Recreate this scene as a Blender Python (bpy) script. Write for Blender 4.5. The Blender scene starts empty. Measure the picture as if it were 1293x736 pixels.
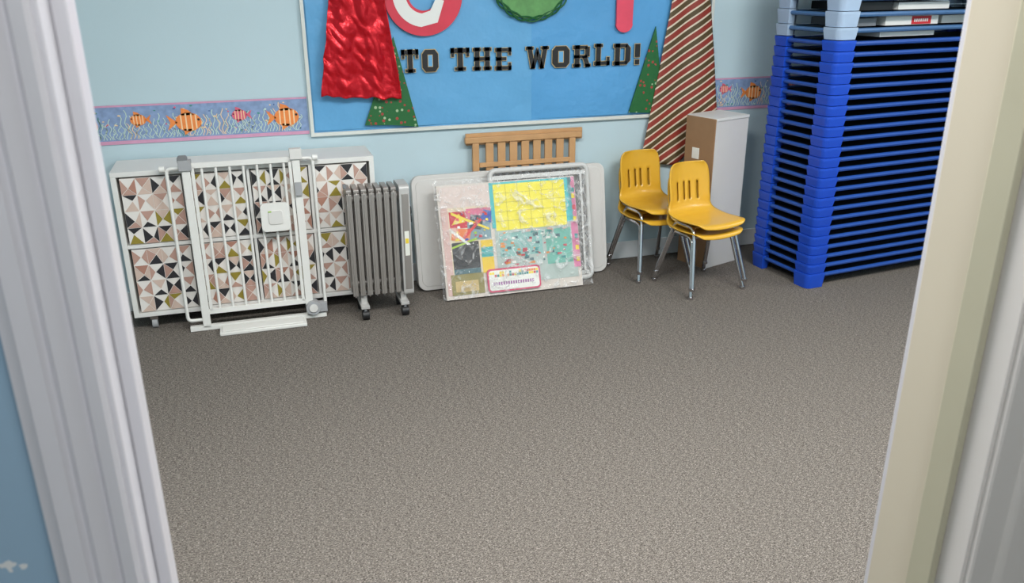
import bpy, math, random
from mathutils import Vector, Matrix, noise
random.seed(7)
PI=math.pi
scene=bpy.context.scene
try:
    scene.view_settings.view_transform='Standard'
except Exception: pass

# ---------------------------------------------------------------- materials
def lin(c):
    o=[]
    for v in c:
        v=v/255.0
        o.append(v/12.92 if v<=.04045 else ((v+.055)/1.055)**2.4)
    return (o[0],o[1],o[2],1)
def nt(name):
    m=bpy.data.materials.new(name);m.use_nodes=True
    n=m.node_tree.nodes;l=m.node_tree.links
    return m,n,l,n['Principled BSDF']
def mat(name,col,rough=.5,metal=0,var=.06,scale=18,bump=0,bscale=60,coat=0,spec=.5,bdist=.002):
    m,n,l,b=nt(name)
    tc=n.new('ShaderNodeTexCoord');nz=n.new('ShaderNodeTexNoise');nz.inputs['Scale'].default_value=scale
    nz.inputs['Detail'].default_value=3
    l.new(tc.outputs['Object'],nz.inputs['Vector'])
    mx=n.new('ShaderNodeMix');mx.data_type='RGBA'
    c=lin(col)
    mx.inputs[6].default_value=(c[0]*(1-var),c[1]*(1-var),c[2]*(1-var),1)
    mx.inputs[7].default_value=(min(1,c[0]*(1+var)),min(1,c[1]*(1+var)),min(1,c[2]*(1+var)),1)
    l.new(nz.outputs['Fac'],mx.inputs[0]);l.new(mx.outputs[2],b.inputs['Base Color'])
    b.inputs['Roughness'].default_value=rough;b.inputs['Metallic'].default_value=metal
    b.inputs['Coat Weight'].default_value=coat
    b.inputs['Specular IOR Level'].default_value=spec
    if bump:
        n2=n.new('ShaderNodeTexNoise');n2.inputs['Scale'].default_value=bscale;n2.inputs['Detail'].default_value=4
        l.new(tc.outputs['Object'],n2.inputs['Vector'])
        bp=n.new('ShaderNodeBump');bp.inputs['Strength'].default_value=bump;bp.inputs['Distance'].default_value=bdist
        l.new(n2.outputs['Fac'],bp.inputs['Height']);l.new(bp.outputs['Normal'],b.inputs['Normal'])
    return m
def chipped(name,col,chip,scale=9,th=.70):
    m,n,l,b=nt(name)
    tc=n.new('ShaderNodeTexCoord');nz=n.new('ShaderNodeTexNoise');nz.inputs['Scale'].default_value=scale;nz.inputs['Detail'].default_value=6
    l.new(tc.outputs['Object'],nz.inputs['Vector'])
    gt=n.new('ShaderNodeMath');gt.operation='GREATER_THAN';gt.inputs[1].default_value=th;l.new(nz.outputs['Fac'],gt.inputs[0])
    mx=n.new('ShaderNodeMix');mx.data_type='RGBA';mx.inputs[6].default_value=lin(col);mx.inputs[7].default_value=lin(chip)
    l.new(gt.outputs[0],mx.inputs[0]);l.new(mx.outputs[2],b.inputs['Base Color']);b.inputs['Roughness'].default_value=.5
    return m

def carpet():
    m,n,l,b=nt('carpet_heather')
    tc=n.new('ShaderNodeTexCoord');mp=n.new('ShaderNodeMapping');mp.inputs['Scale'].default_value=(.42,1.4,1)
    l.new(tc.outputs['Object'],mp.inputs['Vector'])
    a=n.new('ShaderNodeTexNoise');a.inputs['Scale'].default_value=420;a.inputs['Detail'].default_value=2;a.inputs['Roughness'].default_value=.7
    l.new(mp.outputs[0],a.inputs['Vector'])
    c=n.new('ShaderNodeTexNoise');c.inputs['Scale'].default_value=130;c.inputs['Detail'].default_value=5;c.inputs['Roughness'].default_value=.85
    l.new(mp.outputs[0],c.inputs['Vector'])
    mt=n.new('ShaderNodeMath');mt.operation='MULTIPLY_ADD';mt.inputs[1].default_value=.38
    l.new(c.outputs['Fac'],mt.inputs[0])
    m2=n.new('ShaderNodeMath');m2.operation='MULTIPLY';m2.inputs[1].default_value=.62
    l.new(a.outputs['Fac'],m2.inputs[0]);l.new(m2.outputs[0],mt.inputs[2])
    r=n.new('ShaderNodeValToRGB');r.color_ramp.interpolation='LINEAR'
    e=r.color_ramp.elements;e[0].position=.38;e[0].color=lin((46,43,40));e[1].position=.62;e[1].color=lin((168,160,152))
    x=r.color_ramp.elements.new(.5);x.color=lin((101,95,89))
    l.new(mt.outputs[0],r.inputs[0]);l.new(r.outputs[0],b.inputs['Base Color'])
    b.inputs['Roughness'].default_value=.95;b.inputs['Specular IOR Level'].default_value=.05
    bp=n.new('ShaderNodeBump');bp.inputs['Strength'].default_value=.4;bp.inputs['Distance'].default_value=.003
    l.new(a.outputs['Fac'],bp.inputs['Height']);l.new(bp.outputs['Normal'],b.inputs['Normal'])
    return m

def stripes():
    m,n,l,b=nt('striped_gift_wrap')
    tc=n.new('ShaderNodeTexCoord');sx=n.new('ShaderNodeSeparateXYZ');l.new(tc.outputs['Object'],sx.inputs[0])
    a=n.new('ShaderNodeMath');a.operation='MULTIPLY_ADD';a.inputs[1].default_value=-.62
    l.new(sx.outputs['X'],a.inputs[0]);l.new(sx.outputs['Z'],a.inputs[2])
    d=n.new('ShaderNodeMath');d.operation='MULTIPLY';d.inputs[1].default_value=1/.080
    l.new(a.outputs[0],d.inputs[0])
    fr=n.new('ShaderNodeMath');fr.operation='FRACT';l.new(d.outputs[0],fr.inputs[0])
    r=n.new('ShaderNodeValToRGB');r.color_ramp.interpolation='CONSTANT'
    red=lin((146,56,44));wh=lin((222,206,184));gr=lin((88,72,44))
    e=r.color_ramp.elements;e[0].position=0;e[0].color=red;e[1].position=.34;e[1].color=wh
    for p,c in ((.46,gr),(.82,wh),(.95,red)):
        q=e.new(p);q.color=c
    l.new(fr.outputs[0],r.inputs[0]);l.new(r.outputs[0],b.inputs['Base Color'])
    b.inputs['Roughness'].default_value=.4
    return m
def treemat():
    m,n,l,b=nt('christmas_tree_paper')
    tc=n.new('ShaderNodeTexCoord');v=n.new('ShaderNodeTexVoronoi');v.inputs['Scale'].default_value=46
    l.new(tc.outputs['Object'],v.inputs['Vector'])
    lt=n.new('ShaderNodeMath');lt.operation='LESS_THAN';lt.inputs[1].default_value=.34;l.new(v.outputs['Distance'],lt.inputs[0])
    r=n.new('ShaderNodeValToRGB');r.color_ramp.interpolation='CONSTANT';e=r.color_ramp.elements
    e[0].position=0;e[0].color=lin((160,64,54));e[1].position=.42;e[1].color=lin((160,185,145))
    q=e.new(.60);q.color=lin((28,95,48))
    sp=n.new('ShaderNodeSeparateColor');l.new(v.outputs['Color'],sp.inputs[0]);l.new(sp.outputs[0],r.inputs[0])
    mx=n.new('ShaderNodeMix');mx.data_type='RGBA';mx.inputs[6].default_value=lin((32,98,48))
    l.new(lt.outputs[0],mx.inputs[0]);l.new(r.outputs[0],mx.inputs[7]);l.new(mx.outputs[2],b.inputs['Base Color'])
    b.inputs['Roughness'].default_value=.45
    return m
def plastic_wrap():
    m,n,l,b=nt('clear_plastic_wrap')
    out=n['Material Output']
    b.inputs['Base Color'].default_value=(.88,.88,.88,1);b.inputs['Roughness'].default_value=.07;b.inputs['Specular IOR Level'].default_value=1
    tr=n.new('ShaderNodeBsdfTransparent');ms=n.new('ShaderNodeMixShader')
    tc=n.new('ShaderNodeTexCoord');nz=n.new('ShaderNodeTexNoise');nz.inputs['Scale'].default_value=12;nz.inputs['Detail'].default_value=6;nz.inputs['Distortion'].default_value=2.2
    l.new(tc.outputs['Object'],nz.inputs['Vector'])
    r=n.new('ShaderNodeValToRGB');r.color_ramp.elements[0].position=.50;r.color_ramp.elements[0].color=(.10,.10,.10,1);r.color_ramp.elements[1].position=.70;r.color_ramp.elements[1].color=(.55,.55,.55,1)
    l.new(nz.outputs['Fac'],r.inputs[0]);l.new(r.outputs[0],ms.inputs[0]);l.new(tr.outputs[0],ms.inputs[1]);l.new(b.outputs[0],ms.inputs[2]);l.new(ms.outputs[0],out.inputs['Surface'])
    bp=n.new('ShaderNodeBump');bp.inputs['Strength'].default_value=1;bp.inputs['Distance'].default_value=.03
    l.new(nz.outputs['Fac'],bp.inputs['Height']);l.new(bp.outputs['Normal'],b.inputs['Normal'])
    return m
def emis(name,s):
    m,n,l,b=nt(name);b.inputs['Base Color'].default_value=(1,1,1,1)
    b.inputs['Emission Color'].default_value=(1,.98,.95,1);b.inputs['Emission Strength'].default_value=s
    return m

M_wall=mat('wall_paint_light_blue',(186,206,213),.55,var=.02,scale=3,bump=.12,bscale=160,spec=.3)
M_wallh=chipped('hall_wall_paint_blue',(144,172,194),(212,214,214),26,.66)
M_ceil=mat('ceiling_tile',(225,225,222),.9,bump=.3,bscale=80)
M_carpet=carpet()
M_trim=mat('white_trim_paint',(215,218,220),.4,var=.03,scale=8,bump=.05)
M_jamb=mat('jamb_paint_warm_lit',(200,191,172),.35,var=.03,scale=6)  # room's warm light painted into the room-side jamb colour
M_stop=mat('door_stop_paint_shaded',(176,172,150),.4,var=.04)  # shadow at the stop put into its darker greenish colour
M_case=mat('casing_paint',(208,207,213),.35,var=.03,scale=10,bump=.06,bscale=25)
M_case2=mat('casing_paint_warm',(210,206,202),.35,var=.03,scale=10)
M_board=mat('blue_bulletin_paper',(96,162,208),.5,var=.10,scale=2.6,bump=.6,bscale=4,bdist=.03)
M_board2=mat('blue_bulletin_paper_b',(84,154,206),.5,var=.10,scale=2.6,bump=.6,bscale=5,bdist=.03)
M_black=mat('black_letter_paper',(24,23,24),.5)
M_gold=mat('gold_letter_edge',(186,164,118),.5)
M_red=mat('red_paper',(208,52,72),.5,var=.14,scale=14)
M_pink=mat('pink_red_paper',(222,72,96),.5,var=.15,scale=16)
M_white=mat('white_plastic',(226,225,220),.35,var=.02)
M_whitel=mat('white_laminate',(224,223,219),.4,var=.02)
M_foil=mat('red_foil',(200,20,34),.26,metal=.5,var=.1,bump=.5,bscale=12,bdist=.012)
M_strip=stripes();M_tree=treemat()
M_wreath=mat('green_wreath',(92,146,84),.6,var=.35,scale=30,bump=.5,bscale=40)
M_wreathd=mat('dark_green_wreath',(20,88,44),.6,var=.3,scale=40)
M_grey=mat('grey_plastic',(160,161,163),.45)
M_dgrey=mat('dark_grey_plastic',(120,122,124),.5)
M_heater=mat('heater_enamel',(148,143,138),.36,metal=.3,var=.03)
M_heatp=mat('heater_panel',(188,186,183),.35,metal=.2)
M_blk=mat('black_rubber',(25,25,27),.5)
M_table=mat('table_plastic',(203,200,196),.5,var=.03,bump=.15,bscale=200)
M_lat=mat('lattice_plastic',(198,197,194),.45)
M_net=mat('lattice_net',(120,122,124),.5)
M_wood=mat('pine_wood',(192,148,102),.5,var=.18,scale=12)
M_yel=mat('yellow_shell_plastic',(218,168,50),.32,var=.04,coat=.25)
M_chrome=mat('chrome',(205,205,208),.14,metal=1,var=.02)
M_cblue=mat('blue_cot_plastic',(30,76,190),.38,var=.06,spec=.4)
M_ctube=mat('blue_cot_tube',(34,76,156),.35,var=.05)
M_cfab=mat('cot_fabric_navy',(14,22,42),.8)
M_lblue=mat('light_blue_cot_plastic',(162,182,206),.4)
M_ltube=mat('light_cot_tube',(66,104,148),.35)
M_brown=mat('cardboard',(154,120,88),.8,var=.08,scale=20)
M_boxw=mat('white_melamine',(212,209,206),.45,var=.02)
M_bbg=mat('border_sea_blue',(130,152,188),.6,var=.35,scale=45)
M_bpk=mat('border_pink',(205,150,178),.6,var=.12,scale=30)
M_or=mat('fish_orange',(232,134,66),.6,var=.15,scale=60)
M_orl=mat('fish_cream',(240,205,160),.6)
M_weed=mat('seaweed_pale',(196,216,200),.6)
M_weed2=mat('seaweed_teal',(66,140,128),.6)
M_fpink=mat('fish_pink',(214,96,120),.6)
M_wrap=plastic_wrap()
P={}
def pc(name,c):
    if name not in P: P[name]=mat('paper_'+name,c,.6,var=.05)
    return P[name]

# ---------------------------------------------------------------- mesh builder
class MB:
    def __init__(s): s.v=[];s.f=[];s.m=[];s.mats=[];s.X=Matrix.Identity(4)
    def mi(s,m):
        if m not in s.mats: s.mats.append(m)
        return s.mats.index(m)
    def add(s,vs,fs,m):
        o=len(s.v);k=s.mi(m)
        s.v+=[s.X@Vector(p) for p in vs]
        for f in fs: s.f.append([i+o for i in f]);s.m.append(k)
    def box(s,a,b,m):
        x0,y0,z0=a;x1,y1,z1=b
        s.add([(x0,y0,z0),(x1,y0,z0),(x1,y1,z0),(x0,y1,z0),(x0,y0,z1),(x1,y0,z1),(x1,y1,z1),(x0,y1,z1)],
              [(0,3,2,1),(4,5,6,7),(0,1,5,4),(1,2,6,5),(2,3,7,6),(3,0,4,7)],m)
    def loft(s,A,B,m,caps=True):
        n=len(A);fs=[(i,(i+1)%n,(i+1)%n+n,i+n) for i in range(n)]
        if caps: fs+= [tuple(range(n-1,-1,-1)),tuple(range(n,2*n))]
        s.add(list(A)+list(B),fs,m)
    def wallpoly(s,pts,y0,y1,m):
        s.loft([(x,y1,z) for x,z in pts],[(x,y0,z) for x,z in pts],m)
    def tube(s,pts,r,m,n=8,closed=False):
        pts=[Vector(p) for p in pts];N=len(pts);rings=[]
        up=None
        for i,p in enumerate(pts):
            if closed: t=(pts[(i+1)%N]-pts[i-1]).normalized()
            elif i==0: t=(pts[1]-p).normalized()
            elif i==N-1: t=(p-pts[i-1]).normalized()
            else: t=((p-pts[i-1]).normalized()+(pts[i+1]-p).normalized()).normalized()
            if up is None:
                up=Vector((0,0,1)) if abs(t.z)<.9 else Vector((1,0,0))
            u=(up-t*up.dot(t)).normalized();w=t.cross(u);up=u
            rings.append([p+u*(r*math.cos(2*PI*k/n))+w*(r*math.sin(2*PI*k/n)) for k in range(n)])
        vs=[q for g in rings for q in g];fs=[]
        for i in range(N if closed else N-1):
            j=(i+1)%N
            for k in range(n): fs.append((i*n+k,i*n+(k+1)%n,j*n+(k+1)%n,j*n+k))
        if not closed: fs+=[tuple(range(n-1,-1,-1)),tuple((N-1)*n+k for k in range(n))]
        s.add(vs,fs,m)
    def cyl(s,a,b,r,m,n=16): s.tube([a,b],r,m,n)
    def grid(s,fn,nu,nv,m,skip=None):
        vs=[fn(i/nu,j/nv) for j in range(nv+1) for i in range(nu+1)];fs=[]
        for j in range(nv):
            for i in range(nu):
                if skip and skip(i,j): continue
                a=j*(nu+1)+i;fs.append((a,a+1,a+nu+2,a+nu+1))
        s.add(vs,fs,m)
    def done(s,name,bevel=0,loc=(0,0,0),rot=(0,0,0),solid=0,parent=None,seg=2):
        me=bpy.data.meshes.new(name);me.from_pydata([tuple(v) for v in s.v],[],s.f)
        for m in s.mats: me.materials.append(m)
        for p,k in zip(me.polygons,s.m): p.material_index=k;p.use_smooth=True
        me.update()
        try: me.set_sharp_from_angle(angle=math.radians(38))
        except Exception: pass
        o=bpy.data.objects.new(name,me);scene.collection.objects.link(o)
        o.location=loc;o.rotation_euler=rot
        if solid:
            md=o.modifiers.new('s','SOLIDIFY');md.thickness=solid;md.offset=0
        if bevel:
            md=o.modifiers.new('b','BEVEL');md.width=bevel;md.segments=seg;md.limit_method='ANGLE';md.angle_limit=math.radians(40)
        if parent: o.parent=parent
        return o
def rrect(x0,z0,x1,z1,r,n=5):
    o=[]
    for cx,cz,a in ((x1-r,z0+r,-90),(x1-r,z1-r,0),(x0+r,z1-r,90),(x0+r,z0+r,180)):
        for k in range(n+1):
            t=math.radians(a+90*k/n);o.append((cx+r*math.cos(t),cz+r*math.sin(t)))
    return o
def bend(pts,r,n=5):
    pts=[Vector(p) for p in pts];o=[pts[0]]
    for i in range(1,len(pts)-1):
        p=pts[i];a=(pts[i-1]-p);b=(pts[i+1]-p);rr=min(r,a.length*.45,b.length*.45)
        A=p+a.normalized()*rr;B=p+b.normalized()*rr
        for k in range(n+1):
            t=k/n;o.append(A*(1-t)**2+p*2*t*(1-t)+B*t*t)
    o.append(pts[-1]);return o

D=4.22
# ---------------------------------------------------------------- room shell
XL,XR,YB,YH=-2.2,5.4,D,-1.5
CH=2.7
b=MB();b.box((XL-.1,YH-.1,-.1),(XR+.1,YB+.1,0),M_carpet);b.done('floor')
b=MB();b.box((XL-.1,YH-.1,CH),(XR+.1,YB+.1,CH+.1),M_ceil);b.done('ceiling')
b=MB();b.box((XL-.1,D,0),(XR+.1,D+.1,CH),M_wall);b.done('wall_back')
b=MB();b.box((XL-.1,YH,0),(XL,D,CH),M_wall);b.done('wall_left')
b=MB();b.box((XR,YH,0),(XR+.1,D,CH),M_wall);b.done('wall_right')
b=MB();b.box((XL-.1,YH-.1,0),(XR+.1,YH,CH),M_wall);b.done('wall_hallway')
xl,xr,yn,yf=-.1094,.72,.588,.722
b=MB()
for y0_,y1_,m_ in ((yn+.004,.655,M_wallh),(.655,yf-.004,M_wall)):
    b.box((XL,y0_,0),(xl-.018,y1_,CH),m_)
    b.box((xr+.018,y0_,0),(XR,y1_,CH),m_)
    b.box((xl-.018,y0_,2.068),(xr+.018,y1_,CH),m_)
b.done('wall_front')
b=MB();b.box((XL,D-.013,0),(XR,D-.0005,.10),M_trim);b.done('baseboard_back',bevel=.004)
b=MB()
b.box((xl-.018,yn,0),(xl,yf,2.05),M_case);b.box((xl,.622,0),(xl+.010,.655,2.04),M_case)
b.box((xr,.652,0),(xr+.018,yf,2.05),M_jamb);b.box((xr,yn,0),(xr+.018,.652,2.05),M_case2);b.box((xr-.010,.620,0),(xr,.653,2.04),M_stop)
b.box((xl-.018,yn,2.05),(xr+.018,yf,2.068),M_case)
b.done('trim_door_jamb',bevel=.0015)
prof=[(0,0),(0,.007),(.003,.010),(.011,.010),(.014,.007),(.017,.011),(.026,.0135),(.030,.0105),(.034,.015),(.045,.0165),(.050,.013),(.054,.012),(.054,0)]
prof2=[(0,0),(0,.009),(.002,.011),(.034,.011),(.037,.014),(.044,.015),(.048,.012),(.086,.013),(.092,.018),(.104,.018),(.106,.016),(.106,0)]
def casing(sgn,x0,name,pr,m):
    b=MB();A=[(x0+sgn*w,yn+.004-t-.001,0) for w,t in pr];B=[(p[0],p[1],2.12) for p in A]
    if sgn>0: A.reverse();B.reverse()
    b.loft(A,B,m);return b.done(name)
casing(-1,xl-.004,'trim_1',prof,M_case);casing(1,xr+.004,'trim_2',prof2,M_case2)
b=MB();b.box((xl-.058,yn-.013,2.056),(xr+.11,yn+.003,2.12),M_case);b.done('trim_3',bevel=.002)
b=MB()
b.box((xl-.06,yf-.003,0),(xl-.004,yf+.010,2.11),M_case);b.box((xr+.004,yf-.003,0),(xr+.06,yf+.010,2.11),M_case);b.box((xl-.06,yf-.003,2.055),(xr+.06,yf+.010,2.115),M_case)
b.done('trim_4',bevel=.002)

# ---------------------------------------------------------------- wallpaper border
def ell(cx,cz,rx,rz,n=18): return [(cx+rx*math.cos(2*PI*k/n),cz+rz*math.sin(2*PI*k/n)) for k in range(n)]
D2=D-.001
def fish(b,cx,cz,s,m,d=1):
    y=D2-.0055
    b.wallpoly(ell(cx,cz,.048*s,.036*s),y,D2-.002,m)
    t=[(cx-d*.040*s,cz),(cx-d*.078*s,cz-.030*s),(cx-d*.066*s,cz),(cx-d*.078*s,cz+.030*s)]
    t=t[::-1]
    b.wallpoly(t,y,D2-.002,m)
    b.wallpoly([(cx-.024*s,cz+.026*s),(cx+.024*s,cz+.026*s),(cx+.002*s,cz+.046*s),(cx-.022*s,cz+.054*s)],y,D2-.002,m)
    b.wallpoly([(cx-.018*s,cz-.050*s),(cx+.016*s,cz-.028*s),(cx-.02*s,cz-.026*s)],y,D2-.002,m)
    for q in (-.026,-.008,.012,.028):
        h=.036*s*math.sqrt(1-(q/.048)**2)*.92
        b.wallpoly([(cx+q*s-.0026*s,cz-h),(cx+q*s+.0026*s,cz-h),(cx+q*s+.0026*s,cz+h),(cx+q*s-.0026*s,cz+h)],y-.0006,y+.001,M_orl)
    b.wallpoly(ell(cx+d*.038*s,cz+.008*s,.005*s,.005*s,8),y-.0006,y+.001,M_blk)
def weed(b,cx,h,m):
    for k in (-1,0,1):
        pts=[(cx+k*.010+.006*math.sin(i*1.3+k+cx*40)+k*.0016*i,.84+h*i/9*(1-.2*abs(k))) for i in range(10)]
        for i in range(9):
            (x0,z0),(x1,z1)=pts[i],pts[i+1]
            b.add([(x0-.0018,D2-.0048,z0),(x0+.0018,D2-.0048,z0),(x1+.0018,D2-.0048,z1),(x1-.0018,D2-.0048,z1)],[(0,1,2,3)],m)
for X0,X1,F_ in ((-2.18,.296,[(.195+k*.445,.905,1.2,M_or,1) for k in range(-4,1)]+[(-.02-.445*k,.925,.72,M_fpink if k%2==0 else M_or,-1) for k in range(4)]),
                 (2.48,5.3,[(2.77,.91,1.05,M_or,1),(3.215,.915,1.05,M_or,1),(3.66,.915,1.05,M_or,1),(2.58,.935,.6,M_fpink,-1),(3.0,.935,.6,M_fpink,-1),(3.45,.935,.6,M_fpink,-1)])):
    b=MB()
    b.box((X0,D2-.003,.818),(X1,D2,.995),M_bbg)
    b.box((X0,D2-.0042,.818),(X1,D2-.001,.834),M_bpk);b.box((X0,D2-.0042,.987),(X1,D2-.001,.995),M_bpk)
    a0=max(X0,-1.6)+.02;a1_=min(X1,4.2)-.03
    x=a0
    while x<a1_:
        weed(b,x,.05+random.random()*.09,random.choice([M_weed,M_weed,M_weed2,M_weed,M_orl]));x+=.026+random.random()*.016
    for k in range(int((a1_-a0)*90)):
        b.wallpoly(ell(random.uniform(a0,a1_),random.uniform(.845,.98),random.uniform(.003,.008),random.uniform(.002,.005),7),D2-.0046,D2-.002,random.choice([M_weed,M_weed2,M_fpink,M_orl,M_orl,pc('sea_dark',(60,90,140))]))
    for q in F_: fish(b,*q)
    b.done('wallpaper_border')

# ---------------------------------------------------------------- bulletin board
b=MB()
def bd(x0,x1,m):
    def fn(u,v):
        x=x0+(x1-x0)*u;z=.83+1.15*v
        return (x,D-.012-.007*noise.noise(Vector((x*3.1,z*3.7,1.3)))-.004*abs(noise.noise(Vector((x*9,z*4,5)))),z)
    b.grid(fn,int((x1-x0)*30),36,m)
bd(.325,1.44,M_board);bd(1.435,2.45,M_board2)
b.box((.31,D-.006,.81),(2.46,D-.001,2.0),M_board)
fr=mat('board_frame',(214,216,210),.35)
b.box((.302,D-.022,.805),(2.47,D-.001,.822),fr);b.box((.302,D-.022,1.985),(2.47,D-.001,2.005),fr)
b.box((.302,D-.022,.822),(.318,D-.001,1.985),fr);b.box((2.452,D-.022,.822),(2.47,D-.001,1.985),fr)
board=b.done('bulletin_board')

GL={
'T':(.95,[(0,.80,1,1),(.36,0,.64,1),(.2,0,.8,.13),(0,.62,.15,1),(.85,.62,1,1)]),
'O':(.95,[[(0,.2),(.2,0),(.8,0),(1,.2),(1,.8),(.8,1),(.2,1),(0,.8)]]),
'H':(1.0,[(.10,0,.35,1),(.65,0,.90,1),(.10,.42,.90,.58),(0,0,.43,.13),(.57,0,1,.13),(0,.87,.43,1),(.57,.87,1,1)]),
'E':(.9,[(.10,0,.38,1),(0,0,.97,.16),(0,.84,.97,1),(.10,.43,.68,.58),(.82,0,.97,.32),(.82,.68,.97,1)]),
'W':(1.25,[[(.06,1),(.22,0),(.40,0),(.25,1)],[(.22,0),(.40,0),(.55,.72),(.46,.95)],[(.45,.72),(.54,.95),(.78,0),(.60,0)],[(.60,0),(.78,0),(.94,1),(.75,1)],(0,.88,.33,1),(.67,.88,1,1)]),
'R':(1.0,[(.10,0,.36,1),(0,0,.43,.13),(0,.85,.8,1),(.10,.42,.8,.55),(.68,.48,.93,.94),[(.5,.5),(.74,0),(.98,0),(.76,.5)],(.66,0,1,.12)]),
'L':(.9,[(.12,0,.40,1),(0,0,.97,.17),(0,.87,.52,1),(.80,0,.97,.38)]),
'D':(.98,[(.10,0,.37,1),(0,0,.8,.16),(0,.84,.8,1),[(.70,.1),(.8,0),(1,.2),(1,.8),(.8,1),(.70,.9)]]),
'!':(.42,[(.15,.36,.85,1),(.2,0,.8,.24)])}
HT=.105
def letter(b,ch,x,z,w,h):
    for s in GL[ch][1]:
        pts=[(s[0],s[1]),(s[2],s[1]),(s[2],s[3]),(s[0],s[3])] if isinstance(s,tuple) else s
        A=[(x+p[0]*w,z+p[1]*h) for p in pts]
        area=sum(A[i][0]*A[(i+1)%len(A)][1]-A[(i+1)%len(A)][0]*A[i][1] for i in range(len(A)))
        if area<0:A.reverse()
        cx=sum(p[0] for p in A)/len(A);cz=sum(p[1] for p in A)/len(A)
        e=.0030
        G=[(px+(e if px>cx else -e),pz+(e if pz>cz else -e)) for px,pz in A]
        b.wallpoly(G,D-.0255,D-.022,M_gold)
        b.wallpoly(A,D-.0275,D-.0235,M_black)
    if ch in 'O':
        Q=[(x+w*p,z+h*q) for p,q in ((.34,.22),(.66,.22),(.66,.78),(.34,.78))];b.wallpoly(Q,D-.0280,D-.024,M_gold)
        Q=[(x+w*p,z+h*q) for p,q in ((.38,.25),(.62,.25),(.62,.75),(.38,.75))];b.wallpoly(Q,D-.0284,D-.024,M_board)
b=MB()
for word,x0,x1 in (('TO',.765,.945),('THE',1.012,1.325),('WORLD!',1.402,2.046)):
    tot=sum(GL[c][0] for c in word);gap=.020
    sc=((x1-x0)-gap*(len(word)-1))/tot;x=x0
    for i,c in enumerate(word):
        w=GL[c][0]*sc;letter(b,c,x,1.092+random.uniform(-.003,.003),w,HT);x+=w+gap
b.done('bulletin_lettering')
def band(cx,cz,r0,r1,a0,a1,n=16):
    o=[(cx+r1*math.cos(math.radians(a0+(a1-a0)*k/n)),cz+r1*math.sin(math.radians(a0+(a1-a0)*k/n))) for k in range(n+1)]
    o+=[(cx+r0*math.cos(math.radians(a1-(a1-a0)*k/n)),cz+r0*math.sin(math.radians(a1-(a1-a0)*k/n))) for k in range(n+1)]
    return o
y0,y1=D-.034,D-.022
b=MB() # J
cx,cz=.882,1.455
b.wallpoly(band(cx,cz,.075,.192,-180,0,28),y0,y1,M_red)
b.wallpoly([(cx+.075,cz),(cx+.192,cz),(cx+.192,1.86),(cx+.075,1.86)],y0,y1,M_red)
b.wallpoly([(cx-.05,1.82),(cx+.28,1.82),(cx+.28,1.93),(cx-.05,1.93)],y0,y1,M_red)
b.wallpoly(band(cx,cz,.088,.150,-180,-95,14),y0-.002,y0+.001,M_white)
b.wallpoly([(cx-.02,cz-.150),(cx+.065,cz-.130),(cx+.10,cz-.03),(cx+.06,cz-.02),(cx+.03,cz-.075),(cx-.02,cz-.09)],y0-.0024,y0+.001,M_white)
b.wallpoly([(cx+.075,cz+.06),(cx+.192,cz+.12),(cx+.192,cz+.2),(cx+.075,cz+.14)],y0-.002,y0+.001,M_white)
b.done('letter_j_cutout')
b=MB()
for k in range(40):
    a=2*PI*k/40;a2=2*PI*(k+1)/40
    b.wallpoly([(1.43+r*math.cos(t),1.538+r*math.sin(t)) for r,t in ((.10,a),(.205,a),(.205,a2),(.10,a2))],y0,y1,M_wreath)
for j in range(3):
    pts=[(1.43+(.207+.012*math.sin(7*t+j*2))*math.cos(t),D-.036-.006*math.cos(9*t+j),1.538+(.207+.012*math.sin(7*t+j*2))*math.sin(t)) for t in [2*PI*k/72 for k in range(72)]]
    b.tube(pts,.0045,M_wreathd,6,True)
b.done('wreath_letter_o')
b=MB()
b.wallpoly([(1.895,1.30)]+[(1.94+.048*math.cos(math.radians(a)),1.30+.045*math.sin(math.radians(a))) for a in range(190,351,20)]+[(1.985,1.30),(1.99,1.60),(2.13,1.9),(2.02,1.9),(1.94,1.70),(1.86,1.9),(1.75,1.9),(1.89,1.60)],y0,y1,M_pink)
b.done('letter_y_cutout')
for ap,l0,r0 in (((.727,1.264),(.565,.848),(.832,.826)),((2.124,1.281),(1.988,.839),(2.2,.825))):
    b=MB();pts=[l0,((l0[0]+r0[0])/2,l0[1]-.006),r0,ap]
    b.wallpoly(pts,D-.031,D-.0235,M_tree);b.done('paper_christmas_tree')
b=MB()
def fn(u,v):
    zt=1.90;zb=1.000-.028*u
    z=zb+(zt-zb)*v
    L=.357+(z-.985)*.165;Rr=.752-(z-.963)*.135
    x=L+(Rr-L)*u
    n=noise.noise(Vector((x*11,z*4,2)))*.018+abs(noise.noise(Vector((x*20+z*8,z*11,9))))*.016+abs(noise.noise(Vector((x*50+z*30,z*30,3))))*.004+.010*math.sin(u*PI*5+z*3)
    return (x+.006*noise.noise(Vector((0,z*14,u*3))),D-.062-n,z+.012*noise.noise(Vector((x*22,7,1)))*(1-v))
b.grid(fn,64,130,M_foil)
b.done('red_foil_decoration',solid=.001)
b=MB()
def fn(u,v):
    z=.53+(1.95-.53)*v
    if z<1.046: L=2.085+(z-.56)*.17
    else: L=2.167+(z-1.046)*.145
    L-=.012
    Rr=2.575-(z-.53)*.155
    x=L+(Rr-L)*u
    n=.006*math.sin(u*PI*3+.7)+noise.noise(Vector((x*6,z*4,4)))*.006
    if z<.80: Rr=min(Rr,2.30+(z-.53)*.9);x=L+(Rr-L)*u
    return (x,D-.034-n*.7,z+.03*(1-u)*(1-v))
b.grid(fn,22,60,M_strip)
b.done('striped_gift_wrap_tie',solid=.001)

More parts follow.
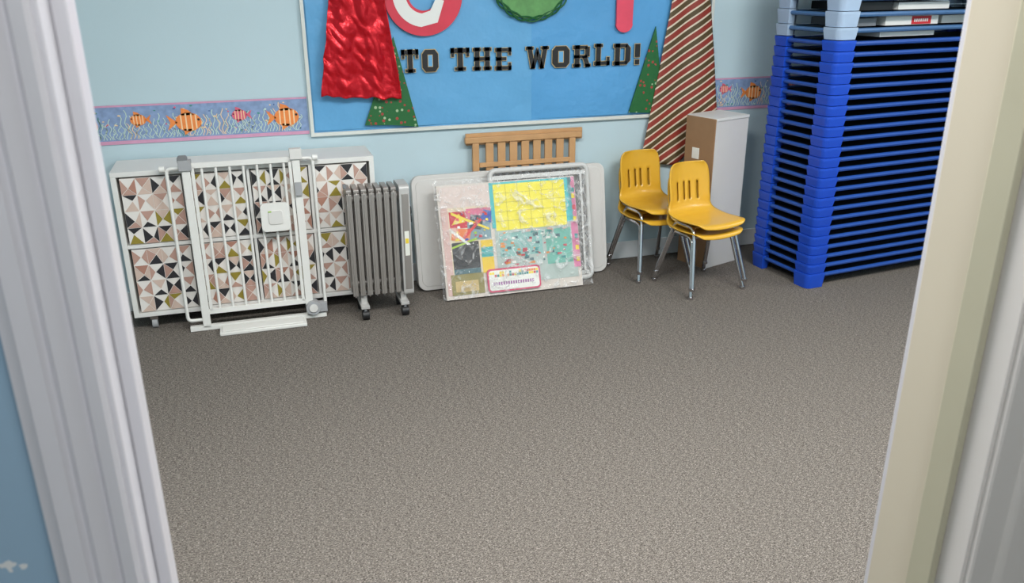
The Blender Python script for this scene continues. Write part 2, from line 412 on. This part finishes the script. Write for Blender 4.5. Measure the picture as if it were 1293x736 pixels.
# ---------------------------------------------------------------- cube cabinet
cx0,cx1,yF,yBk,zb,zt=-.583,.558,3.925,4.20,.070,.748
b=MB();t=.018
b.box((cx0,yF,zt-.022),(cx1,yBk,zt),M_whitel);b.box((cx0,yF,zb),(cx1,yBk,zb+.02),M_whitel)
b.box((cx0,yF,zb+.02),(cx0+.022,yBk,zt-.022),M_whitel);b.box((cx1-.022,yF,zb+.02),(cx1,yBk,zt-.022),M_whitel)
b.box((cx0+.022,yBk-.01,zb+.02),(cx1-.022,yBk-.002,zt-.022),M_whitel)
zm=.408;b.box((cx0+.022,yF,zm-.008),(cx1-.022,yBk-.01,zm+.008),M_whitel)
xs=[cx0+.022+(cx1-cx0-.044)*k/4 for k in range(5)]
for k in (1,2,3): b.box((xs[k]-.007,yF+.001,zb+.02),(xs[k]+.007,yBk-.01,zt-.022),M_whitel)
for x in (cx0+.08,cx1-.08):
    for y in (yF+.04,yBk-.06):
        b.cyl((x-.012,y,.025),(x+.012,y,.025),.025,M_grey,14);b.box((x-.018,y-.018,.045),(x+.018,y+.018,.07),M_chrome)
cab=b.done('cube_storage_cabinet',bevel=.0015)
crm=pc('cream',(230,225,219))
pal=[pc('rose',(186,148,134))]*3+[pc('blush',(208,184,170))]*2+[pc('charcoal',(42,41,45))]*4+[pc('ochre',(148,132,48))]*2+[pc('terracotta',(176,128,110))]
b=MB()
for c in range(4):
    for r in range(2):
        x0=xs[c]+.012;x1=xs[c+1]-.012;z0=(zb+.024 if r==0 else zm+.012);z1=(zm-.014 if r==0 else zt-.030)
        b.box((x0,yF+.006,z0),(x1,yBk-.03,z1),crm)
        nx,nz=4,4;w=(x1-x0)/nx;h=(z1-z0)/nz
        for i in range(nx):
            for j in range(nz):
                X=x0+i*w;Z=z0+j*h;y=yF+.0048
                jit=(random.uniform(-.15,.15)*w,random.uniform(-.15,.15)*h)
                C=(X+w/2+jit[0],Z+h/2+jit[1]);cs=[(X,Z),(X+w,Z),(X+w,Z+h),(X,Z+h)]
                o=(i+j+c)%2
                for q in range(4):
                    if q%2==o: m=random.choice(pal)
                    else: m=random.choice([crm,crm,crm,crm,crm,pal[3],pal[0]])
                    p,p2=cs[q],cs[(q+1)%4]
                    if m is crm: continue
                    tri=[(p[0],p[1]),(p2[0],p2[1]),C]
                    g=((tri[0][0]+tri[1][0]+tri[2][0])/3,(tri[0][1]+tri[1][1]+tri[2][1])/3)
                    tri=[(g[0]+(a-g[0])*.93,g[1]+(bb-g[1])*.93) for a,bb in tri]
                    b.add([(a,y,bb) for a,bb in tri],[(0,1,2)],m)
b.done('patterned_fabric_bins',parent=cab)

# ---------------------------------------------------------------- baby gate
b=MB()
W=M_white
W2=pc('gatew2',(214,212,208))
def post(x,w=.030,h=.79,d=.028): b.box((x-w/2,0,.012),(x+w/2,d,h),W)
post(-.27,.034);post(.20,.034)
b.tube(bend([(-.27,.014,.755),(-.35,.014,.755),(-.35,.014,.05),(-.27,.014,.05)],.02),.008,W,10)
b.tube(bend([(.20,.014,.765),(.275,.014,.765),(.275,.014,.05),(.20,.014,.05)],.02),.008,W,10)
b.box((-.345,.0,.0),(.275,.028,.022),W)
b.box((-.262,.004,.752),(.188,.024,.776),W)
b.box((-.255,.004,.075),(.188,.024,.100),W)
for k in range(7):
    x=-.205+k*.0585
    b.cyl((x,.014,.09),(x,.014,.76),.0064,W,10)
b.box((-.25,.004,.09),(-.236,.024,.76),W);b.box((.166,.004,.09),(.180,.024,.76),W)
b.wallpoly(rrect(.022,.445,.150,.575,.02),-.022,.002,W)
b.wallpoly(rrect(.055,.478,.118,.542,.012),-.026,-.02,W2)
b.box((.055,-.0275,.535),(.070,-.025,.541),pc('gate_lime',(150,190,60)))
b.box((-.298,-.010,.745),(-.244,.036,.790),M_grey);b.wallpoly(rrect(-.300,.775,-.258,.808,.01),-.006,.034,M_dgrey)
b.box((.175,-.010,.765),(.228,.036,.812),W2);b.box((.185,-.016,.60),(.215,.02,.66),M_grey)
b.cyl((.215,-.020,.055),(.215,.03,.055),.034,M_grey,20);b.cyl((.215,-.026,.055),(.215,-.018,.055),.020,W2,20)
b.box((.225,-.012,.03),(.280,.03,.075),M_grey)
for x,z in ((-.375,.755),(.278,.765)): b.cyl((x-.004,.014,z),(x+.020,.014,z),.014,W,14)
b.done('baby_gate',bevel=.003,loc=(0,3.845,.002),rot=(-.045,0,0))
b=MB();b.box((-.215,3.752,.001),(.175,3.842,.016),W);b.box((-.205,3.762,.016),(.165,3.832,.022),W);b.done('gate_extension_panel',bevel=.004)

# ---------------------------------------------------------------- oil heater
b=MB();hy0,hy1=3.755,3.895;hym=(hy0+hy1)/2
def yzr(y0,z0,y1,z1,r): return rrect(y0,z0,y1,z1,r,5)
def finp(x0,x1,y0,z0,y1,z1,r,m):
    pts=yzr(y0,z0,y1,z1,r);b.loft([(x1,p[0],p[1]) for p in pts][::-1],[(x0,p[0],p[1]) for p in pts][::-1],m)
for k in range(7):
    x=.412+k*.034
    finp(x-.003,x+.003,hy0,.105,hy1,.625,.022,M_heater)
    finp(x-.012,x+.012,hy0+.002,.118,hy0+.012,.612,.003,M_heater)
    finp(x-.013,x+.013,hym-.014,.12,hym+.014,.61,.010,M_heater)
    finp(x-.010,x+.010,hy1-.014,.118,hy1-.006,.612,.003,M_heater)
    finp(x-.012,x+.012,hy0+.008,.610,hy1-.008,.632,.008,M_heater)
b.cyl((.40,hym,.16),(.64,hym,.16),.022,M_heater);b.cyl((.40,hym,.575),(.64,hym,.575),.022,M_heater)
finp(.640,.688,hy0-.004,.10,hy1+.004,.638,.018,M_heatp)
finp(.650,.682,hy0-.006,.13,hy0+.01,.60,.004,M_heater)
b.box((.655,hy0-.0075,.30),(.677,hy0-.004,.42),pc('label',(225,225,215)));b.box((.658,hy0-.0082,.36),(.674,hy0-.006,.385),pc('labely',(230,200,60)))
for z in (.50,.46): b.cyl((.688,hym,z),(.704,hym,z),.02,M_blk,18)
for x in (.450,.640):
    b.box((x-.020,hy0-.02,.058),(x+.020,hy1+.02,.072),M_heatp);b.box((x-.014,hym-.05,.07),(x+.014,hym+.05,.11),M_heatp)
    for y in (hy0-.005,hy1+.005):
        b.cyl((x-.016,y,.024),(x+.016,y,.024),.024,M_blk,16);b.box((x-.006,y-.01,.03),(x+.006,y+.01,.06),M_dgrey)
b.box((.395,hym-.016,.628),(.41,hym+.016,.645),M_dgrey)
b.done('oil_filled_radiator',bevel=.0012)

# ---------------------------------------------------------------- leaning stack
def lean(b,name,x,y,a,th,bevel=0,par=None): return b.done(name,bevel=bevel,loc=(x,y,th*math.sin(a)+.001),rot=(-a,0,0),parent=par)
b=MB()
b.loft([(p[0],.045,p[1]) for p in rrect(0,0,1.055,.592,.045,8)],[(p[0],0,p[1]) for p in rrect(0,0,1.055,.592,.045,8)],M_table)
b.wallpoly(rrect(.02,.02,1.035,.572,.035,8),-.002,.002,M_table)
lean(b,'folding_table',.765,4.02,.16,.045,.006)
b=MB();yw=4.178
b.box((1.066,yw-.012,.728),(1.711,yw+.010,.758),M_wood);b.box((1.075,yw+.010,.715),(1.720,yw+.026,.775),M_wood)
b.box((1.105,yw-.010,0),(1.140,yw+.010,.728),M_wood);b.box((1.64,yw-.010,0),(1.675,yw+.010,.728),M_wood)
for k in range(7): b.box((1.178+k*.065,yw-.004,.05),(1.178+k*.065+.042,yw+.010,.728),M_wood)
b.box((1.105,yw-.010,.04),(1.675,yw+.012,.075),M_wood);b.box((1.14,yw-.012,.60),(1.64,yw-.004,.625),M_wood)
b.done('wooden_slat_gate',bevel=.003)
b=MB();w,h=.56,.625
pts=[(p[0],.014,p[1]) for p in rrect(.014,.014,w-.014,h-.014,.03,6)];b.tube(pts,.014,M_lat,10,True)
b.box((.02,.006,h-.062),(w-.02,.020,h-.040),M_lat);b.box((w-.058,.006,.03),(w-.046,.020,h-.04),M_lat);b.box((.03,.006,.03),(w-.03,.020,.05),M_lat)
def clip(x0,z0,dx,dz,a,c,e,f_):
    t0,t1=-9,9
    for s,d,lo,hi in ((x0,dx,a,e),(z0,dz,c,f_)):
        ta,tb=(lo-s)/d,(hi-s)/d
        if ta>tb: ta,tb=tb,ta
        t0=max(t0,ta);t1=min(t1,tb)
    return (t0,t1) if t1>t0+.01 else None
for sg in (1,-1):
    for k in range(-30,60):
        x0=k*.036;r=clip(x0,0,.55*sg,.83,.02,.02,w-.02,h-.02)
        if r: b.tube([(x0+.55*sg*r[0],.012+.002*sg,.83*r[0]),(x0+.55*sg*r[1],.012+.002*sg,.83*r[1])],.0032,M_net,5)
lean(b,'mesh_pet_gate',1.15,3.925,.215,.026)

# poster pack
b=MB();pw,ph=.735,.575
b.box((0,.004,0),(pw,.026,ph),pc('packwhite',(216,206,196)))
def pp(x0,z0,x1,z1,m,d=0,sk=0,e=.0012):
    b.add([(x0,.0025-d*e,z0),(x1,.0025-d*e,z0+sk),(x1,.0025-d*e,z1+sk),(x0,.0025-d*e,z1)],[(0,1,2,3)],m)
def pq(pts,m,d): b.add([(x,.0025-d*.0012,z) for x,z in pts],[tuple(range(len(pts)))],m)
pp(.01,.46,.28,.565,pc('palepink',(218,200,192)),1)
pp(.01,.02,.045,.46,pc('pinkish',(212,176,168)),1)
pp(.045,.12,.26,.46,pc('creamp',(222,206,176)),1)
pp(.05,.15,.19,.285,pc('darkp',(26,28,32)),2)
pp(.05,.12,.19,.15,pc('tealgrey',(60,100,108)),2)
pp(.05,.355,.14,.44,pc('mag',(202,34,56)),2)
pp(.14,.38,.27,.45,pc('rosep',(212,110,140)),2)
pp(.14,.29,.26,.38,pc('greyp',(120,150,160)),2)
pq([(.06,.375),(.13,.385),(.10,.43)],pc('yel',(240,214,50)),3)
pq([(.05,.30),(.14,.285),(.16,.345),(.06,.36)],pc('orange_p',(226,120,50)),3)
pq([(.15,.35),(.21,.34),(.23,.41),(.16,.42)],pc('dgreen',(34,54,70)),3)
pq([(.21,.395),(.265,.37),(.272,.43),(.23,.44)],pc('blue2',(40,80,170)),4)
pq([(.06,.425),(.25,.335),(.255,.345),(.06,.44)],pc('yel',(0,0,0)),4)
pq([(.05,.34),(.13,.27),(.15,.27),(.05,.36)],pc('whitep',(235,235,230)),4)
pq([(.05,.255),(.19,.295),(.19,.305),(.05,.265)],pc('lime',(160,196,50)),4)
pq([(.12,.30),(.22,.39),(.21,.40),(.11,.31)],pc('brightred',(216,34,30)),4)
for k in range(26):
    x=random.uniform(.055,.24);z=random.uniform(.29,.44);s=random.uniform(.008,.024)
    pq([(x,z),(x+s,z+random.uniform(-.008,.008)),(x+s*.9,z+s*.6),(x+.003,z+s*.6)],random.choice([pc('yel',(0,0,0)),pc('brightred',(0,0,0)),pc('blue2',(0,0,0)),pc('lime',(0,0,0)),pc('whitep',(0,0,0)),pc('mag',(0,0,0))]),5)
pp(.20,.12,.262,.285,pc('yel2',(232,196,50)),3)
pp(.20,.20,.262,.25,pc('turq',(60,170,170)),4)
pp(.03,.02,.20,.125,pc('olive',(140,130,70)),2)
pp(.05,.035,.17,.09,pc('tanp',(196,170,110)),3)
pp(.28,.05,.715,.345,pc('palet',(176,190,184)),1)
pp(.27,.34,.715,.57,pc('tealband',(70,186,190)),2)
pp(.695,.10,.732,.57,pc('pinkband',(214,120,160)),2)
pp(.29,.325,.675,.56,pc('paleyellow',(242,228,66)),3)
pp(.55,.13,.69,.31,pc('mint',(110,180,164)),2)
pp(.30,.19,.53,.31,pc('aqua',(136,184,178)),2)
for k in range(120):
    x=random.uniform(.30,.66);z=random.uniform(.13,.31);s=random.uniform(.006,.026)
    pq([(x,z),(x+s,z+random.uniform(-.006,.006)),(x+s,z+s*.5),(x,z+s*.5)],random.choice([pc('pinkish',(0,0,0)),pc('teal3',(40,140,140)),pc('r3',(196,60,76)),pc('w3',(235,235,228)),pc('o3',(228,140,60)),pc('tealgrey',(0,0,0)),pc('w3',(0,0,0))]),4)
gl=pc('gridline',(170,160,50))
for k in range(1,6): pp(.29+k*.064,.325,.2918+k*.064,.56,gl,4)
for k in range(1,5): pp(.29,.325+k*.047,.675,.3267+k*.047,gl,4)
for k in range(14):
    z=.13+k*.03
    pp(.71,z,.728,z+.024,random.choice([pc('teal3',(60,150,150)),pc('r3',(190,80,90)),pc('yel',(0,0,0)),pc('packp',(200,120,150))]),3)
b.wallpoly(rrect(.215,.015,.50,.135,.02),-.010,-.004,pc('pinkedge',(206,66,104)))
b.wallpoly(rrect(.224,.024,.491,.126,.014),-.0115,-.006,pc('w3',(235,235,228)))
for k in range(20):
    x=.228+k*.0131
    for z in (.092,.106): b.wallpoly([(x,z),(x+.011,z),(x+.011,z+.012),(x,z+.012)],-.0125,-.010,random.choice([pc('r3',(0,0,0)),pc('teal3',(0,0,0)),pc('yel',(0,0,0)),pc('o3',(0,0,0)),pc('w3',(0,0,0))]))
for k in range(17): b.wallpoly([(.245+k*.013,.050),(.253+k*.013,.050),(.253+k*.013,.066),(.245+k*.013,.066)],-.0125,-.010,pc('purple',(150,90,150)))
pk=lean(b,'poster_pack',.872,3.845,.30,.026)
b=MB()
def fn(u,v):
    x=-.022+u*(pw+.074);z=v*(ph+.022)
    n=noise.noise(Vector((x*9,z*9,3)))*.014+abs(noise.noise(Vector((x*20+z*6,z*17,8))))*.020+abs(noise.noise(Vector((x*50+z*20,z*40,8))))*.006
    edge=min(u,1-u,v,1-v)
    return (x+.030*noise.noise(Vector((v*9,u,1)))*(.2+u),-.018-n*min(1,edge*8+.3),max(.002,z+.012*noise.noise(Vector((u*9,v,5)))))
b.grid(fn,90,70,M_wrap)
o=b.done('plastic_wrap',parent=pk)

# ---------------------------------------------------------------- chairs
def interp(tab,t):
    for i in range(len(tab)-1):
        if t<=tab[i+1][0]:
            a,c=tab[i],tab[i+1];k=(t-a[0])/(c[0]-a[0]);return [a[j]+(c[j]-a[j])*k for j in range(1,len(a))]
    return list(tab[-1][1:])
TB=[(0,.160,-.024,.108),(.04,.162,-.012,.132),(.09,.148,.000,.145),(.2,.09,-.004,.150),(.34,.0,-.010,.151),(.46,-.08,-.004,.149),(.54,-.118,.012,.142),(.60,-.138,.042,.132),(.68,-.148,.090,.126),(.8,-.160,.160,.128),(.9,-.170,.220,.124),(.96,-.174,.248,.112),(1,-.175,.260,.088)]
def chair(cx,cy,ang,zs,dz=0):
    b=MB()
    def sm(t):
        s=[0,0,0]
        for d in (-.02,0,.02):
            v=interp(TB,min(1,max(0,t+d)));s=[s[i]+v[i]/3 for i in range(3)]
        return s
    def fn(u,v):
        f_,z,w=sm(v);q=(u-.5)*2
        bk=min(1,max(0,(v-.5)/.15))
        cu=q*q
        return (q*w, -(f_+bk*cu*.030), zs+z+(1-bk)*(cu*.012))
    nu,nv=22,44
    def skip(i,j):
        v=(j+.5)/nv
        return .63<v<.79 and i in (5,9,12,16)
    b.grid(fn,nu,nv,M_yel,skip)
    sh=b.done('stacking_chair',solid=.006,loc=(cx,cy,0),rot=(0,0,ang))
    b=MB();r=.0095;g=dz
    for s in (-1,1):
        pts=bend([(s*.168,-.160,g+.012),(s*.122,-.085,zs-.022),(s*.122,.070,zs-.024),(s*.165,.155,g+.012)],.035)
        b.tube(pts,r,M_chrome,10)
        b.cyl((s*.168,-.160,g),(s*.168,-.160,g+.014),.014,M_chrome,12);b.cyl((s*.165,.155,g),(s*.165,.155,g+.014),.014,M_chrome,12)
        b.tube([(s*.122,-.05,zs-.022),(s*.122,.05,zs-.022)],.011,M_chrome,8)
        b.tube(bend([(s*.112,.055,zs-.022),(s*.112,.120,zs-.018),(s*.110,.145,zs+.10)],.03),.008,M_chrome,8)
    b.tube([(-.122,-.07,zs-.024),(.122,-.07,zs-.024)],.008,M_chrome,8)
    b.tube([(-.122,.07,zs-.026),(.122,.07,zs-.026)],.008,M_chrome,8)
    b.done('chrome_legs',parent=sh)
    return sh
a1=math.radians(9)
chair(2.190,3.685,a1,.318);chair(2.188,3.670,a1,.372,.050)
a2=math.radians(8)
chair(2.050,3.985,a2,.322);chair(2.048,3.970,a2,.385,.055)

# ---------------------------------------------------------------- white cupboard with cardboard side
b=MB();b.box((0.006,0,.0),(.262,.205,.815),M_boxw);b.box((0.006,-.004,.815),(.262,.205,.830),M_whitel)
b.box((0,0.0,0.0),(.006,.205,.826),M_brown)
b.box((-.002,.10,.60),(0,.15,.66),pc('w3',(0,0,0)));b.box((-.004,.06,.02),(0,.2,.10),M_brown)
b.done('melamine_cupboard',bevel=.002,loc=(2.352,3.895,0),rot=(0,0,math.radians(18)))

# ---------------------------------------------------------------- cots
def lp(x,y,sx,sy,ax,ay,t,e):
    r=.03
    o=[]
    for k in range(6):
        a=math.radians(180+90*k/5);o.append((r+r*math.cos(a)-e,r+r*math.sin(a)-e))
    o+= [(ax,-e),(ax,t),(t,t),(t,ay),(-e,ay)]
    q=[(x+sx*p[0],y+sy*p[1]) for p in o]
    if sx*sy<0:q.reverse()
    return q
RC=math.radians(6)
CL=(2.69,3.435,0)
def cots(name,z0,n,pitch,mp,mt,first,L=1.32,Wd=.46,par=None):
    b=MB()
    for k in range(n):
        zt=z0+first+k*pitch;zb_=z0 if k==0 else zt-pitch+.003
        for x,sx in ((0,1),(L,-1)):
            for y,sy in ((0,1),(Wd,-1)):
                A=[(p[0],p[1],zb_) for p in lp(x,y,sx,sy,.105,.10,.04,-.004)]
                B=[(p[0],p[1],zt-.012) for p in lp(x,y,sx,sy,.110,.105,.04,.002)]
                C=[(p[0],p[1],zt) for p in lp(x,y,sx,sy,.110,.105,.04,.002)]
                b.loft(A,B,mp);b.loft(B,C,mp)
        zz=zt-.016
        for y in (.018,Wd-.018): b.cyl((.06,y,zz),(L-.06,y,zz),.0115,mt,8)
        for x in (.018,L-.018): b.cyl((x,.06,zz),(x,Wd-.06,zz),.0105,mt,8)
        b.box((.03,.03,zz-.002),(L-.03,Wd-.03,zz+.001),M_cfab)
    return b.done(name,loc=CL,rot=(0,0,RC))
cots('stacked_cots',0.001,24,.0506,M_cblue,M_ctube,.078)
cots('stacked_cots',1.247,5,.072,M_lblue,M_ltube,.055)
b=MB()
b.box((.30,.045,1.250),(.66,.3,1.277),M_white);b.box((.33,.05,1.302),(.68,.3,1.344),M_white);b.box((.50,.0485,1.304),(.63,.0505,1.342),pc('offred',(200,40,48)))
b.box((.14,.06,1.302),(.28,.35,1.338),pc('grey_item',(120,124,130)))
b.box((.13,.05,1.374),(.36,.35,1.412),M_blk);b.box((.40,.05,1.374),(.74,.35,1.408),M_white);b.box((.74,.08,1.302),(.95,.3,1.34),M_white)
for k in range(7): b.box((.515+k*.014,.0475,1.315),(.524+k*.014,.0487,1.330),M_white)
b.done('office_supply_boxes',loc=CL,rot=(0,0,RC),bevel=.002)

# ---------------------------------------------------------------- lights
def troffer(x,y,w,h,e,name,col=(1,.98,.955)):
    b=MB();b.box((x-w/2-.03,y-h/2-.03,CH-.035),(x+w/2+.03,y+h/2+.03,CH-.001),M_white);b.box((x-w/2,y-h/2,CH-.04),(x+w/2,y+h/2,CH-.033),emis('lens_'+name,1.5));b.done('ceiling_light_panel')
    L=bpy.data.lights.new(name,'AREA');L.shape='RECTANGLE';L.size=w;L.size_y=h;L.energy=e;L.color=col
    o=bpy.data.objects.new(name,L);scene.collection.objects.link(o);o.location=(x,y,CH-.05)
troffer(.2,1.45,1.2,.6,74,'room_light_a')
troffer(2.2,1.45,1.2,.6,74,'room_light_b')
troffer(4.3,2.0,.6,1.2,30,'room_light_c')
troffer(.2,-.55,.6,1.0,26,'hall_light')
w=bpy.data.worlds.new('World');scene.world=w;w.use_nodes=True
w.node_tree.nodes['Background'].inputs[0].default_value=(.8,.88,1,1);w.node_tree.nodes['Background'].inputs[1].default_value=.3

# ---------------------------------------------------------------- camera
f=1060;p=math.radians(20.8);psi=math.radians(17.5);rho=math.radians(.25)
R=Vector((math.cos(psi),-math.sin(psi),0));Fh=Vector((math.sin(psi),math.cos(psi),0));Z=Vector((0,0,1))
F=Fh*math.cos(p)-Z*math.sin(p);U=Fh*math.sin(p)+Z*math.cos(p)
R2=R*math.cos(rho)-U*math.sin(rho);U2=U*math.cos(rho)+R*math.sin(rho)
cd=bpy.data.cameras.new('camera');cd.sensor_width=36;cd.lens=f/1293*36;cd.clip_start=.02
cd.dof.use_dof=True;cd.dof.focus_distance=4.1;cd.dof.aperture_fstop=11
co=bpy.data.objects.new('camera',cd);scene.collection.objects.link(co)
m=Matrix((R2,U2,-F)).transposed().to_4x4();m.translation=Vector((0,0,1.55));co.matrix_world=m
scene.camera=co
